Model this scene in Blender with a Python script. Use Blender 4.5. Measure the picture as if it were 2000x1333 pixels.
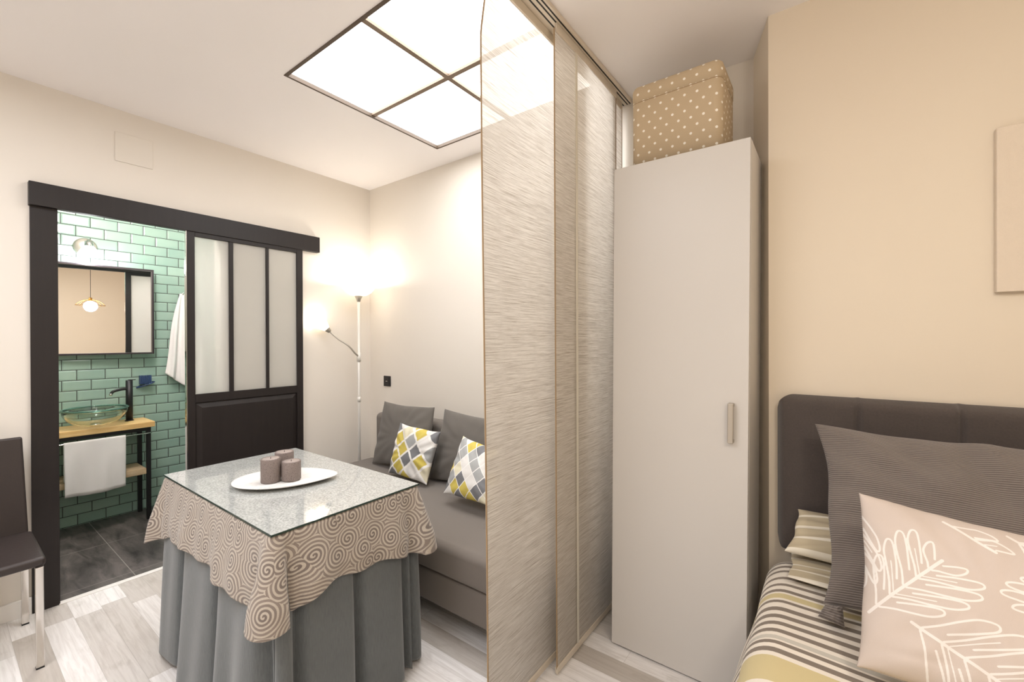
import bpy, bmesh, math, random
import numpy as np
from mathutils import Vector, Matrix
random.seed(3); rng = np.random.default_rng(5)
for o in list(bpy.data.objects): bpy.data.objects.remove(o, do_unlink=True)
SC = bpy.context.scene; COL = SC.collection
R = math.radians; PI = math.pi

# ------------------------------------------------------------------ camera
H = 1.35; F = 842.0
def cam_axes(yaw, pitch, roll):
    f = Vector((-math.sin(yaw)*math.cos(pitch), math.cos(yaw)*math.cos(pitch), math.sin(pitch)))
    r = Vector((math.cos(yaw), math.sin(yaw), 0)); u = r.cross(f)
    r2 = r*math.cos(roll)+u*math.sin(roll); u2 = -r*math.sin(roll)+u*math.cos(roll)
    return r2, u2, f
CR, CU, CF = cam_axes(R(36.481), R(-.181), R(-.197))
cd = bpy.data.cameras.new('camera'); cam = bpy.data.objects.new('camera', cd); COL.objects.link(cam)
m = Matrix.Identity(4)
for i in range(3): m[i][0] = CR[i]; m[i][1] = CU[i]; m[i][2] = -CF[i]
m[2][3] = H; cam.matrix_world = m
cd.sensor_width = 36; cd.lens = 36*F/2000; cd.clip_start = .02
SC.camera = cam
def at(px, py, y=None, x=None, z=None):          # where a sight line meets a plane of the room
    d = CR*((px-1000)/F) - CU*((py-666.5)/F) + CF
    t = y/d.y if y is not None else (x/d.x if x is not None else (z-H)/d.z)
    return Vector((0, 0, H)) + d*t

# ------------------------------------------------------------------ world, exposure, lights
SC.view_settings.view_transform = 'Standard'; SC.view_settings.look = 'None'
SC.view_settings.gamma = 1; SC.view_settings.use_curve_mapping = False
SC.view_settings.exposure = 0.25
W = bpy.data.worlds.new('world'); SC.world = W; W.use_nodes = True
W.node_tree.nodes['Background'].inputs[0].default_value = (1, .97, .93, 1)
W.node_tree.nodes['Background'].inputs[1].default_value = .3
def lamp(kind, name, loc, energy, color, size=.05, rot=None, sy=None, spread=None):
    l = bpy.data.lights.new(name, kind); l.energy = energy; l.color = color
    if kind == 'POINT': l.shadow_soft_size = size
    if kind == 'AREA':
        l.shape = 'RECTANGLE'; l.size = size; l.size_y = sy or size
    o = bpy.data.objects.new(name, l); COL.objects.link(o); o.location = loc
    if rot: o.rotation_euler = rot
    return o
WARM = (1, .80, .58); NEU = (1, .93, .84); COOL = (.93, .97, 1)
lamp('AREA', 'living_room_fill_light', (-1.6, -.55, 2.60), 36, (.95, .97, 1.04), 1.6, None, 1.4)  # added fill light behind the camera, brightens the living room
lamp('POINT', 'floor_lamp_bulb', (-3.015, 2.03, 1.785), 4.6, (1, .96, .90), .03)
lamp('POINT', 'bedroom_pendant_bulb', (.45, .64, 1.885), 13, (1, .90, .78), .08)
lamp('AREA', 'bedroom_fill_light', (.5, -.45, 2.60), 13, (1, .95, .88), 1.0, None, 1.0)  # unseen area light added as a soft wash over the bedroom
lamp('POINT', 'bathroom_fill_light', (-3.45, .70, 2.36), 31, (1, .93, .93), .12)  # added point light with no fixture, brightens the bathroom tiles and towels
lamp('POINT', 'wall_lamp_bulb', (-4.30, .69, 1.94), 4.5, COOL, .03)

# ------------------------------------------------------------------ materials
def lin(c):
    c = c/255.0
    return c/12.92 if c <= .04045 else ((c+.055)/1.055)**2.4
def rgb(r, g, b): return (lin(r), lin(g), lin(b), 1)
class NT:
    def __init__(s, name):
        s.m = bpy.data.materials.new(name); s.m.use_nodes = True; s.t = s.m.node_tree
        s.t.nodes.clear(); s.out = s.t.nodes.new('ShaderNodeOutputMaterial')
    def set(s, sock, v):
        if isinstance(v, bpy.types.NodeSocket): s.t.links.new(v, sock)
        else: sock.default_value = v
    def n(s, typ, ins=None, **kw):
        nd = s.t.nodes.new('ShaderNode'+typ)
        for k, v in kw.items(): setattr(nd, k, v)
        for k, v in (ins or {}).items(): s.set(nd.inputs[k], v)
        return nd
    def mth(s, op, a, b=0.0, c=0.0):
        nd = s.n('Math', operation=op); s.set(nd.inputs[0], a); s.set(nd.inputs[1], b); s.set(nd.inputs[2], c)
        return nd.outputs[0]
    def vm(s, op, a, b=(0, 0, 0), sc=None):
        nd = s.n('VectorMath', operation=op); s.set(nd.inputs[0], a); s.set(nd.inputs[1], b)
        if sc is not None: nd.inputs['Scale'].default_value = sc
        return nd.outputs['Value'] if op in ('LENGTH', 'DOT_PRODUCT') else nd.outputs[0]
    def uv(s): return s.n('TexCoord').outputs['UV']
    def ob(s): return s.n('TexCoord').outputs['Object']
    def xyz(s, v):
        nd = s.n('SeparateXYZ'); s.set(nd.inputs[0], v); return nd.outputs
    def comb(s, x, y, z=0.0):
        nd = s.n('CombineXYZ'); s.set(nd.inputs[0], x); s.set(nd.inputs[1], y); s.set(nd.inputs[2], z); return nd.outputs[0]
    def noise(s, v, scale, detail=3, rough=.55, dist=0):
        nd = s.n('TexNoise', {'Vector': v, 'Scale': scale, 'Detail': detail, 'Roughness': rough, 'Distortion': dist}); return nd.outputs[0]
    def mix(s, f, a, b):
        nd = s.n('Mix', data_type='RGBA'); s.set(nd.inputs[0], f); s.set(nd.inputs[6], a); s.set(nd.inputs[7], b); return nd.outputs[2]
    def ramp(s, f, lo, hi, a=0.0, b=1.0):
        nd = s.n('MapRange', clamp=True); s.set(nd.inputs[0], f); nd.inputs[1].default_value = lo; nd.inputs[2].default_value = hi
        nd.inputs[3].default_value = a; nd.inputs[4].default_value = b; return nd.outputs[0]
    def bump(s, h, strength, dist=.002):
        return s.n('Bump', {'Height': h, 'Strength': strength, 'Distance': dist}).outputs[0]
    def bsdf(s, **kw):
        nd = s.n('BsdfPrincipled')
        for k, v in kw.items(): s.set(nd.inputs[k.replace('_', ' ')], v)
        return nd.outputs[0]
    def done(s, sh): s.t.links.new(sh, s.out.inputs[0]); return s.m
def scl(t, v, x, y, z=1.0): return t.vm('MULTIPLY', v, (x, y, z))

def plain(name, c, rough=.5, metal=0, **kw):
    t = NT(name); return t.done(t.bsdf(Base_Color=c, Roughness=rough, Metallic=metal, **kw))
def paint(name, c, c2, bump=.12):
    t = NT(name); v = t.ob()
    col = t.mix(t.ramp(t.noise(v, 1.3, 2), .3, .7), c, c2)
    h = t.noise(v, 55, 4, .6)
    return t.done(t.bsdf(Base_Color=col, Roughness=.62, Normal=t.bump(h, bump, .002)))
def fabric(name, c, c2, sx=900, sy=900, fleck=.5, rough=.95, bump=.35, sheen=.15, big=0.0):
    t = NT(name); v = t.uv()
    n1 = t.noise(scl(t, v, sx, sy), 1, 2, .7); n2 = t.noise(v, 9, 3)
    f = t.ramp(t.mth('ADD', t.mth('MULTIPLY', n1, 1-big), t.mth('MULTIPLY', n2, big)), .5-.5*(1-fleck)-.12, .5+.5*(1-fleck)+.12)
    return t.done(t.bsdf(Base_Color=t.mix(f, c, c2), Roughness=rough, Sheen_Weight=sheen, Normal=t.bump(n1, bump, .0015)))

M = {}
M['wall'] = paint('cream_wall_paint', rgb(229, 221, 210), rgb(226, 218, 206))
M['wall_bed'] = paint('bedroom_wall_paint', rgb(230, 217, 197), rgb(228, 214, 194))
M['ceil'] = paint('ceiling_paint', rgb(246, 241, 239), rgb(244, 239, 236), .08)
M['white'] = plain('white_trim', rgb(240, 236, 230), .4)
M['dark'] = None
def darkwood():
    t = NT('dark_brown_painted_wood'); v = t.ob()
    n = t.noise(scl(t, v, 40, 40, 3), 1, 4, .6)
    return t.done(t.bsdf(Base_Color=t.mix(n, rgb(30, 25, 24), rgb(42, 36, 34)), Roughness=.46, Specular_IOR_Level=.35, Normal=t.bump(n, .15, .001)))
M['dark'] = darkwood()
def floor_mat():
    t = NT('washed_wood_laminate'); v = t.xyz(t.ob())
    x, y = v[0], v[1]
    yr = t.mth('DIVIDE', t.mth('ADD', y, 9.985), .1); row = t.mth('FLOOR', yr); fy = t.mth('FRACT', yr)
    wn = t.n('TexWhiteNoise', {'W': row}, noise_dimensions='1D').outputs[0]
    xr = t.mth('ADD', t.mth('DIVIDE', x, .80), t.mth('MULTIPLY', wn, 7.3)); colm = t.mth('FLOOR', xr); fx = t.mth('FRACT', xr)
    pl = t.n('TexWhiteNoise', {'Vector': t.comb(row, colm, 0)}, noise_dimensions='3D'); r1 = pl.outputs[0]
    off = t.comb(t.mth('MULTIPLY', r1, 31.0), t.mth('MULTIPLY', wn, 17.0), 0)
    p = t.vm('ADD', t.comb(x, y, 0), off)
    g = t.noise(scl(t, p, 3.2, 60), 1, 5, .65, 1.2); g2 = t.noise(scl(t, p, 5, 11), 1, 4, .6, .6)
    br = t.mix(t.ramp(r1, .45, 1.0), rgb(247, 243, 240), rgb(198, 190, 181))
    c = t.mix(t.ramp(g, .42, .72, 0, .33), br, rgb(146, 132, 118))
    c = t.mix(t.ramp(g2, .56, .78, 0, .42), c, rgb(150, 140, 126))
    ey = t.mth('MINIMUM', fy, t.mth('SUBTRACT', 1, fy)); ex = t.mth('MULTIPLY', t.mth('MINIMUM', fx, t.mth('SUBTRACT', 1, fx)), 8.0)
    e = t.ramp(t.mth('MINIMUM', ex, ey), .004, .014)
    c = t.mix(t.ramp(e, 0, 1, .30, 0), c, rgb(120, 108, 96))
    return t.done(t.bsdf(Base_Color=c, Roughness=t.ramp(g, .3, .8, .34, .5), Normal=t.bump(t.mth('ADD', e, t.mth('MULTIPLY', g, .25)), .25, .001)))
M['floor'] = floor_mat()
def tile_mat(name, flip=False):
    t = NT(name); v = t.xyz(t.ob())
    u = v[0] if flip else v[1]
    U = t.mth('ADD', u, -.564+.154*20+(.0 if flip else .077)); V = t.mth('ADD', v[2], -2.195+.0755*40)
    vec = t.comb(U, V, 0)
    def br(mort, sm):
        nd = t.n('TexBrick', {'Vector': vec, 'Scale': 1.0, 'Mortar Size': mort, 'Mortar Smooth': sm, 'Bias': 0.0, 'Brick Width': .154, 'Row Height': .0755})
        nd.offset = .5; nd.offset_frequency = 2
        nd.inputs['Color1'].default_value = (0, 0, 0, 1); nd.inputs['Color2'].default_value = (1, 1, 1, 1); nd.inputs['Mortar'].default_value = (.5, .5, .5, 1)
        return nd
    b1 = br(.0022, .0); b2 = br(.0115, 1.0)
    tone = t.mix(t.xyz(b1.outputs[0])[0], rgb(150, 176, 162), rgb(166, 190, 175))
    tone = t.mix(t.ramp(t.noise(vec, 6, 2), .3, .7, 0, .5), tone, rgb(136, 168, 156))
    c = t.mix(b1.outputs['Fac'], tone, rgb(52, 54, 50))
    h = t.mth('ADD', t.mth('SUBTRACT', 1, b2.outputs['Fac']), t.mth('MULTIPLY', t.noise(vec, 14, 2), .12))
    return t.done(t.bsdf(Base_Color=c, Roughness=t.ramp(b1.outputs['Fac'], 0, 1, .12, .8), Normal=t.bump(h, .55, .004)))
M['tile'] = tile_mat('green_metro_tiles'); M['tile2'] = tile_mat('green_metro_tiles_side', True)
def slate():
    t = NT('dark_slate_floor_tiles'); v = t.xyz(t.ob())
    fx = t.mth('FRACT', t.mth('DIVIDE', t.mth('ADD', v[0], 3.88+6), .6)); fy = t.mth('FRACT', t.mth('DIVIDE', t.mth('ADD', v[1], -.70+6), .6))
    e = t.mth('MINIMUM', t.mth('MINIMUM', fx, t.mth('SUBTRACT', 1, fx)), t.mth('MINIMUM', fy, t.mth('SUBTRACT', 1, fy)))
    g = t.noise(scl(t, t.comb(v[0], v[1], 0), 2.5, 9), 1.4, 6, .65, .8)
    c = t.mix(t.ramp(g, .3, .75), rgb(36, 33, 33), rgb(122, 114, 109))
    c = t.mix(t.ramp(e, .002, .004, 1, 0), c, rgb(150, 145, 138))
    return t.done(t.bsdf(Base_Color=c, Roughness=.42, Normal=t.bump(g, .3, .002)))
M['slate'] = slate()
def slub(name):
    t = NT(name); v = t.uv()
    a = t.noise(scl(t, v, 9, 520), 1, 3, .75); b = t.noise(scl(t, v, 2.5, 210), 1, 2, .6); f = t.noise(scl(t, v, 600, 600), 1, 1)
    s = t.mth('ADD', t.mth('MULTIPLY', a, .65), t.mth('ADD', t.mth('MULTIPLY', b, .25), t.mth('MULTIPLY', f, .1)))
    c = t.mix(t.ramp(s, .34, .56), rgb(152, 139, 123), rgb(228, 222, 213))
    d = t.n('BsdfDiffuse', {'Color': c, 'Normal': t.bump(s, .3, .001)}).outputs[0]
    tr = t.n('BsdfTranslucent', {'Color': c}).outputs[0]; cl = t.n('BsdfTransparent', {'Color': rgb(255, 250, 240)}).outputs[0]
    m1 = t.n('MixShader', {0: .42, 1: d, 2: tr}).outputs[0]
    return t.done(t.n('MixShader', {0: t.ramp(s, .36, .56, .01, .06), 1: m1, 2: cl}).outputs[0])
M['slub'] = slub('slubbed_panel_fabric')
M['hem'] = plain('brown_hem', rgb(168, 142, 110), .8)
M['alu'] = plain('champagne_aluminium', rgb(220, 208, 190), .45, .1)
M['slot'] = plain('track_slot', rgb(40, 38, 36), .7)
M['melamine'] = paint('white_melamine', rgb(212, 207, 201), rgb(209, 204, 198), .02)
M['melamine'].node_tree.nodes['Principled BSDF'].inputs['Roughness'].default_value = .38
M['handle'] = plain('satin_nickel', rgb(190, 182, 170), .38, .7)
M['chrome'] = plain('chrome', rgb(215, 212, 208), .12, 1)
M['leather'] = paint('dark_brown_faux_leather', rgb(50, 42, 40), rgb(56, 48, 45), .25)
M['leather'].node_tree.nodes['Principled BSDF'].inputs['Roughness'].default_value = .42
M['black'] = plain('black_metal', rgb(26, 25, 26), .42, .2)
M['blackgloss'] = plain('black_plastic', rgb(30, 28, 28), .25)
M['emit'] = None
def emis(name, c, s):
    t = NT(name); return t.done(t.n('Emission', {'Color': c, 'Strength': s}).outputs[0])
M['panel_light'] = emis('ceiling_diffuser', (.97, .975, .99, 1), 7.8)
M['bulb'] = emis('bulb_glow', (1, .90, .76, 1), 22)
M['bulb_cool'] = emis('cool_bulb_glow', (.93, .97, 1, 1), 30)
def shade_mat():
    t = NT('opal_lamp_shade')
    d = t.bsdf(Base_Color=rgb(250, 246, 238), Roughness=.4, Emission_Color=(1, .95, .86, 1), Emission_Strength=.7)
    tr = t.n('BsdfTranslucent', {'Color': (1, .96, .9, 1)}).outputs[0]
    return t.done(t.n('MixShader', {0: .4, 1: d, 2: tr}).outputs[0])
M['shade'] = shade_mat()
M['lampmetal'] = plain('white_lamp_metal', rgb(226, 222, 214), .35, .15)
M['armmetal'] = plain('grey_gooseneck', rgb(170, 164, 152), .35, .5)
def frost():
    t = NT('frosted_glass')
    g = t.n('BsdfGlass', {'Color': (.97, .985, .98, 1), 'Roughness': .22, 'IOR': 1.2}).outputs[0]
    d = t.bsdf(Base_Color=rgb(238, 234, 226), Roughness=.22)
    tr = t.n('BsdfTranslucent', {'Color': rgb(242, 240, 236)}).outputs[0]
    m1 = t.n('MixShader', {0: .42, 1: g, 2: d}).outputs[0]
    return t.done(t.n('MixShader', {0: .25, 1: m1, 2: tr}).outputs[0])
M['frost'] = frost()
M['coolshade'] = plain('lit_glass_shade', (.95, .98, 1, 1), .2, 0, Emission_Color=(.93, .97, 1, 1), Emission_Strength=3.0)
M['bowlglass'] = plain('clear_glass', (.94, .99, .96, 1), .0, 0, Transmission_Weight=1.0, IOR=1.45)
M['greenglass'] = plain('green_glass_rim', (.35, .72, .60, 1), .05, 0, Transmission_Weight=.8, IOR=1.45)
M['mirror'] = plain('mirror_glass', (.93, .93, .93, 1), .0, 1)
def tglass():
    t = NT('pebbled_glass'); v = t.uv()
    n = t.noise(v, 130, 3, .7); n2 = t.noise(v, 30, 2)
    c = t.mix(t.ramp(t.mth('ADD', t.mth('MULTIPLY', n, .8), t.mth('MULTIPLY', n2, .2)), .38, .62), rgb(138, 142, 137), rgb(194, 194, 191))
    return t.done(t.bsdf(Base_Color=c, Roughness=.6, Coat_Weight=1.0, Coat_Roughness=.015, Coat_IOR=1.85))
M['tglass'] = tglass()
M['tedge'] = plain('dark_green_glass_edge', rgb(44, 62, 56), .1)
M['wood_top'] = None
def wood(name, a, b, sx=4, sy=60, ax=1):
    t = NT(name); v = t.ob(); s = (sy, sx, sy) if ax == 1 else (sx, sy, sy)
    g = t.noise(t.vm('MULTIPLY', v, s), 1, 4, .6, .8)
    return t.done(t.bsdf(Base_Color=t.mix(t.ramp(g, .35, .65), a, b), Roughness=.5))
M['wood_top'] = wood('pine_board', rgb(232, 200, 142), rgb(212, 168, 104))
M['wood_shelf'] = wood('pale_pine_shelf', rgb(206, 184, 150), rgb(180, 154, 118))
M['towel'] = fabric('white_cotton', rgb(248, 244, 242), rgb(234, 229, 227), 700, 700, .4, .95, .5)
M['skirt'] = fabric('grey_chenille', rgb(72, 76, 78), rgb(114, 118, 118), 420, 26, .3, .9, .6, .35, .2)
M['sofa'] = fabric('grey_brown_weave', rgb(94, 86, 80), rgb(140, 131, 122), 620, 620, .35, .95, .5)
M['sofacush'] = fabric('grey_cushion_weave', rgb(84, 79, 74), rgb(122, 116, 108), 620, 620, .35, .95, .5)
M['velvet'] = fabric('brown_grey_velour', rgb(64, 56, 52), rgb(86, 76, 71), 160, 160, .45, .9, .4, .4, .4)
def ribbed():
    t = NT('taupe_ribbed_cotton'); v = t.uv(); s = t.xyz(v)
    n = t.noise(v, 25, 2)
    w = t.mth('SINE', t.mth('ADD', t.mth('MULTIPLY', s[1], 2*PI/.0062), t.mth('MULTIPLY', n, 2.0)))
    c = t.mix(t.ramp(w, -1, 1), rgb(98, 89, 84), rgb(136, 126, 119))
    return t.done(t.bsdf(Base_Color=c, Roughness=.95, Sheen_Weight=.2, Normal=t.bump(w, .5, .0015)))
M['ribbed'] = ribbed()
def stripes(name, bands, period, base, axis=1, off=0.0):
    t = NT(name); v = t.xyz(t.uv()); y = v[axis]
    y = t.mth('ADD', t.mth('MULTIPLY', t.mth('FRACT', t.mth('DIVIDE', t.mth('SUBTRACT', y, off), period)), period), off)
    c = base; g = t.noise(scl(t, t.uv(), 900, 900), 1, 1)
    for lo, hi, col in bands:
        f = t.mth('COMPARE', y, (lo+hi)/2, (hi-lo)/2); c = t.mix(f, c, col)
    c = t.mix(t.ramp(g, .3, .7, 0, .10), c, rgb(120, 110, 100))
    return t.done(t.bsdf(Base_Color=c, Roughness=.9, Sheen_Weight=.1, Normal=t.bump(g, .25, .001)))
DK = rgb(134, 122, 110); OL = rgb(214, 198, 150); LG = rgb(206, 200, 188)
SB = [(1.79, 1.806, DK), (1.83, 1.845, DK), (1.752, 1.768, DK), (1.696, 1.714, DK), (1.648, 1.664, DK), (1.607, 1.624, DK), (1.569, 1.597, OL), (1.542, 1.557, DK), (1.493, 1.515, DK),
      (1.449, 1.471, DK), (1.408, 1.428, DK), (1.367, 1.386, DK), (1.333, 1.351, LG), (1.311, 1.326, DK), (1.275, 1.294, DK), (1.165, 1.259, OL), (1.10, 1.135, DK), (1.04, 1.07, DK)]
M['duvet'] = stripes('striped_cotton', SB, .85, rgb(243, 234, 220), 1, 1.02)
M['stripe_pillow'] = stripes('khaki_striped_cotton', [(.0, .012, rgb(240, 232, 214)), (.05, .058, rgb(240, 232, 214))], .09, rgb(196, 182, 154), 1, 0)
def swirl():
    t = NT('swirl_chenille'); v = t.uv()
    wob = t.vm('MULTIPLY', t.vm('SUBTRACT', t.n('TexNoise', {'Vector': v, 'Scale': 14.0}).outputs[1], (.5, .5, .5)), (.006, .006, 0))
    p = t.vm('MULTIPLY', t.vm('ADD', v, wob), (12.5, 12.5, 0))
    def lay(q, rnd):
        vo = t.n('TexVoronoi', {'Vector': q, 'Scale': 1.0, 'Randomness': rnd}, voronoi_dimensions='2D')
        d = t.xyz(t.vm('SUBTRACT', q, vo.outputs['Position'])); a = t.mth('DIVIDE', t.mth('ARCTAN2', d[1], d[0]), 2*PI)
        return t.mth('FRACT', t.mth('ADD', t.mth('MULTIPLY', vo.outputs['Distance'], 6.5), a)), vo
    s, vo = lay(p, 1.0)
    tri = t.mth('ABSOLUTE', t.mth('SUBTRACT', s, .5))
    f = t.ramp(tri, .22, .30)
    th = t.noise(scl(t, v, 900, 500), 1, 1, .7)
    a = t.mix(t.ramp(vo.outputs['Distance'], .1, .5), rgb(104, 92, 86), rgb(134, 121, 112))
    c = t.mix(f, a, rgb(196, 185, 170)); c = t.mix(t.ramp(th, .35, .7, 0, .55), c, rgb(150, 138, 126))
    return t.done(t.bsdf(Base_Color=c, Roughness=.85, Sheen_Weight=.3, Normal=t.bump(t.mth('ADD', f, th), .45, .002)))
M['swirl'] = swirl()
def polka():
    t = NT('polka_dot_canvas'); s = t.xyz(t.uv())
    def lat(ou, ov):
        u = t.mth('MULTIPLY', t.mth('SUBTRACT', t.mth('FRACT', t.mth('ADD', t.mth('DIVIDE', s[0], .048), ou)), .5), .048)
        w = t.mth('MULTIPLY', t.mth('SUBTRACT', t.mth('FRACT', t.mth('ADD', t.mth('DIVIDE', s[1], .065), ov)), .5), .065)
        return t.vm('LENGTH', t.comb(u, w, 0))
    d = t.mth('MINIMUM', lat(0, 0), lat(.5, .5)); f = t.ramp(d, .0047, .0058, 1, 0)
    th = t.noise(scl(t, t.uv(), 900, 900), 1, 1, .7)
    c = t.mix(f, t.mix(th, rgb(186, 164, 134), rgb(204, 184, 154)), rgb(248, 242, 230))
    return t.done(t.bsdf(Base_Color=c, Roughness=.85, Normal=t.bump(th, .2, .001)))
M['polka'] = polka()
def diamonds(name, jag, w=.072, h=.088, seed=0, line=.09):
    t = NT(name); v = t.uv(); s = t.xyz(v)
    jn = t.mth('MULTIPLY', t.mth('SUBTRACT', t.noise(scl(t, v, 40, 700), 1, 1, .7), .5), jag)
    u = t.mth('DIVIDE', t.mth('ADD', s[0], jn), w); q = t.mth('DIVIDE', s[1], h)
    a = t.mth('ADD', u, q); b = t.mth('SUBTRACT', u, q)
    ca = t.mth('FLOOR', a); cb = t.mth('FLOOR', b); fa = t.mth('FRACT', a); fb = t.mth('FRACT', b)
    r = t.n('TexWhiteNoise', {'Vector': t.comb(ca, cb, seed)}, noise_dimensions='3D').outputs[0]
    e = t.mth('MINIMUM', t.mth('MINIMUM', fa, t.mth('SUBTRACT', 1, fa)), t.mth('MINIMUM', fb, t.mth('SUBTRACT', 1, fb)))
    rp = t.n('ValToRGB'); rp.color_ramp.interpolation = 'CONSTANT'; t.set(rp.inputs[0], r)
    el = rp.color_ramp.elements; cs = [(0, rgb(208, 188, 92)), (.24, rgb(226, 222, 216)), (.42, rgb(124, 124, 126)), (.60, rgb(222, 214, 186)), (.74, rgb(208, 188, 92)), (.86, rgb(168, 168, 166))]
    el[0].position = 0; el[0].color = cs[0][1]; el[1].position = cs[1][0]; el[1].color = cs[1][1]
    for p_, c_ in cs[2:]:
        k = el.new(p_); k.color = c_
    c = t.mix(t.ramp(e, line*.5, line*.5+.015, 1, 0), rp.outputs[0], rgb(240, 236, 230))
    g = t.noise(scl(t, v, 800, 800), 1, 1)
    return t.done(t.bsdf(Base_Color=c, Roughness=.9, Normal=t.bump(g, .3, .001)))
M['ikat'] = diamonds('ikat_diamond_cotton', .012, .128, .125, 3.0, .15); M['diam'] = diamonds('diamond_print_cotton', .0, .092, .100, 8.0, .06)
def leafprint():
    t = NT('leaf_print_linen'); a = t.n('VertexColor', layer_name='print').outputs[0]
    g = t.noise(scl(t, t.uv(), 900, 900), 1, 1, .7)
    base = t.mix(g, rgb(202, 188, 178), rgb(216, 202, 192))
    c = t.mix(t.ramp(t.xyz(a)[0], .35, .65), base, rgb(238, 232, 226))
    return t.done(t.bsdf(Base_Color=c, Roughness=.9, Sheen_Weight=.1, Normal=t.bump(g, .3, .001)))
M['leafprint'] = leafprint()
M['candle'] = None
def candle_mat():
    t = NT('knit_wax'); vo = t.n('TexVoronoi', {'Vector': t.ob(), 'Scale': 230.0}, feature='DISTANCE_TO_EDGE').outputs[0]
    f = t.ramp(vo, .02, .16)
    return t.done(t.bsdf(Base_Color=t.mix(f, rgb(104, 92, 87), rgb(138, 124, 117)), Roughness=.6, Normal=t.bump(f, .5, .001)))
M['candle'] = candle_mat(); M['wax'] = plain('taupe_wax', rgb(158, 144, 136), .5); M['wick'] = plain('wick', rgb(60, 50, 45), .8)
M['china'] = plain('white_glazed_china', rgb(236, 233, 228), .22)
M['canvas'] = fabric('beige_canvas', rgb(224, 208, 188), rgb(232, 218, 200), 500, 500, .4, .9, .5)
M['bluesponge'] = plain('navy_rubber', rgb(44, 66, 104), .5)
M['brass'] = plain('brass_wire', rgb(200, 160, 90), .3, 1)
M['underbed'] = plain('bed_base_fabric', rgb(80, 74, 70), .9)

# ------------------------------------------------------------------ geometry helpers
WPOS = {}
def tag(o, label=None, cat=None, group=None, kind=None):
    if label: o['label'] = label
    if cat: o['category'] = cat
    if group: o['group'] = group
    if kind: o['kind'] = kind
    return o
def root(name, loc, label, cat, group=None, kind=None):
    e = bpy.data.objects.new(name, None); COL.objects.link(e); e.location = loc; e.empty_display_size = .05
    WPOS[e.name] = Vector(loc); return tag(e, label, cat, group, kind)
def autouv(bm):
    uvl = bm.loops.layers.uv.new('UVMap')
    for f in bm.faces:
        n = f.normal; k = max(range(3), key=lambda i: abs(n[i]))
        for l in f.loops:
            c = l.vert.co
            l[uvl].uv = (c.y, c.z) if k == 0 else ((c.x, c.z) if k == 1 else (c.x, c.y))
def finish(name, bm, mat, parent=None, smooth=False, bevel=0, seg=2, recalc=True, sub=0):
    if recalc: bmesh.ops.recalc_face_normals(bm, faces=bm.faces)
    if not bm.loops.layers.uv: bm.normal_update(); autouv(bm)
    me = bpy.data.meshes.new(name); vs = [v.co for v in bm.verts]
    lo = Vector([min(v[i] for v in vs) for i in range(3)]); hi = Vector([max(v[i] for v in vs) for i in range(3)]); c = (lo+hi)/2
    if name == 'floor' or mat in (M.get('floor'), M.get('tile'), M.get('tile2'), M.get('slate')): c = Vector((0, 0, 0))
    bmesh.ops.translate(bm, verts=bm.verts, vec=-c); bm.to_mesh(me); bm.free()
    for p in me.polygons: p.use_smooth = smooth
    o = bpy.data.objects.new(name, me); COL.objects.link(o); me.materials.append(mat)
    WPOS[o.name] = c
    if parent: o.parent = parent; o.location = c-WPOS[parent.name]
    else: o.location = c
    if bevel:
        b = o.modifiers.new('bevel', 'BEVEL'); b.width = bevel; b.segments = seg; b.limit_method = 'ANGLE'; b.harden_normals = False
        for p in me.polygons: p.use_smooth = True
        w = o.modifiers.new('wn', 'WEIGHTED_NORMAL'); w.keep_sharp = True
    if sub: s = o.modifiers.new('sub', 'SUBSURF'); s.levels = sub; s.render_levels = sub
    return o
def bx(bm, x0, x1, y0, y1, z0, z1):
    v = [bm.verts.new(p) for p in ((x0, y0, z0), (x1, y0, z0), (x1, y1, z0), (x0, y1, z0), (x0, y0, z1), (x1, y0, z1), (x1, y1, z1), (x0, y1, z1))]
    for f in ((0, 3, 2, 1), (4, 5, 6, 7), (0, 1, 5, 4), (1, 2, 6, 5), (2, 3, 7, 6), (3, 0, 4, 7)): bm.faces.new([v[i] for i in f])
def box(name, b, mat, parent=None, bevel=0, seg=2):
    bm = bmesh.new(); bx(bm, *b); return finish(name, bm, mat, parent, bevel=bevel, seg=seg)
def boxes(name, bs, mat, parent=None, bevel=0):
    bm = bmesh.new()
    for b in bs: bx(bm, *b)
    return finish(name, bm, mat, parent, bevel=bevel)
def tube_bm(bm, pts, r, seg=12, cap=True):
    pts = [Vector(p) for p in pts]; rs = r if isinstance(r, (list, tuple)) else [r]*len(pts); rings = []
    up = None
    for i, p in enumerate(pts):
        d = (pts[min(i+1, len(pts)-1)]-pts[max(i-1, 0)]).normalized()
        if up is None: up = Vector((0, 0, 1)) if abs(d.z) < .9 else Vector((1, 0, 0))
        a = d.cross(up).normalized(); up = a.cross(d).normalized()
        rings.append([bm.verts.new(p+(a*math.cos(2*PI*k/seg)+up*math.sin(2*PI*k/seg))*rs[i]) for k in range(seg)])
    for A, B in zip(rings, rings[1:]):
        for k in range(seg): bm.faces.new((A[k], A[(k+1) % seg], B[(k+1) % seg], B[k]))
    if cap: bm.faces.new(rings[0]); bm.faces.new(rings[-1][::-1])
def tube(name, pts, r, mat, parent=None, seg=12):
    bm = bmesh.new(); tube_bm(bm, pts, r, seg); return finish(name, bm, mat, parent, True)
def spline(pts, n=8):
    P = [Vector(p) for p in pts]; out = []
    for i in range(len(P)-1):
        a = P[max(i-1, 0)]; b = P[i]; c = P[i+1]; d = P[min(i+2, len(P)-1)]
        for k in range(n):
            t = k/n; out.append(.5*((2*b)+(c-a)*t+(2*a-5*b+4*c-d)*t*t+(3*b-a-3*c+d)*t**3))
    return out+[P[-1]]
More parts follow.
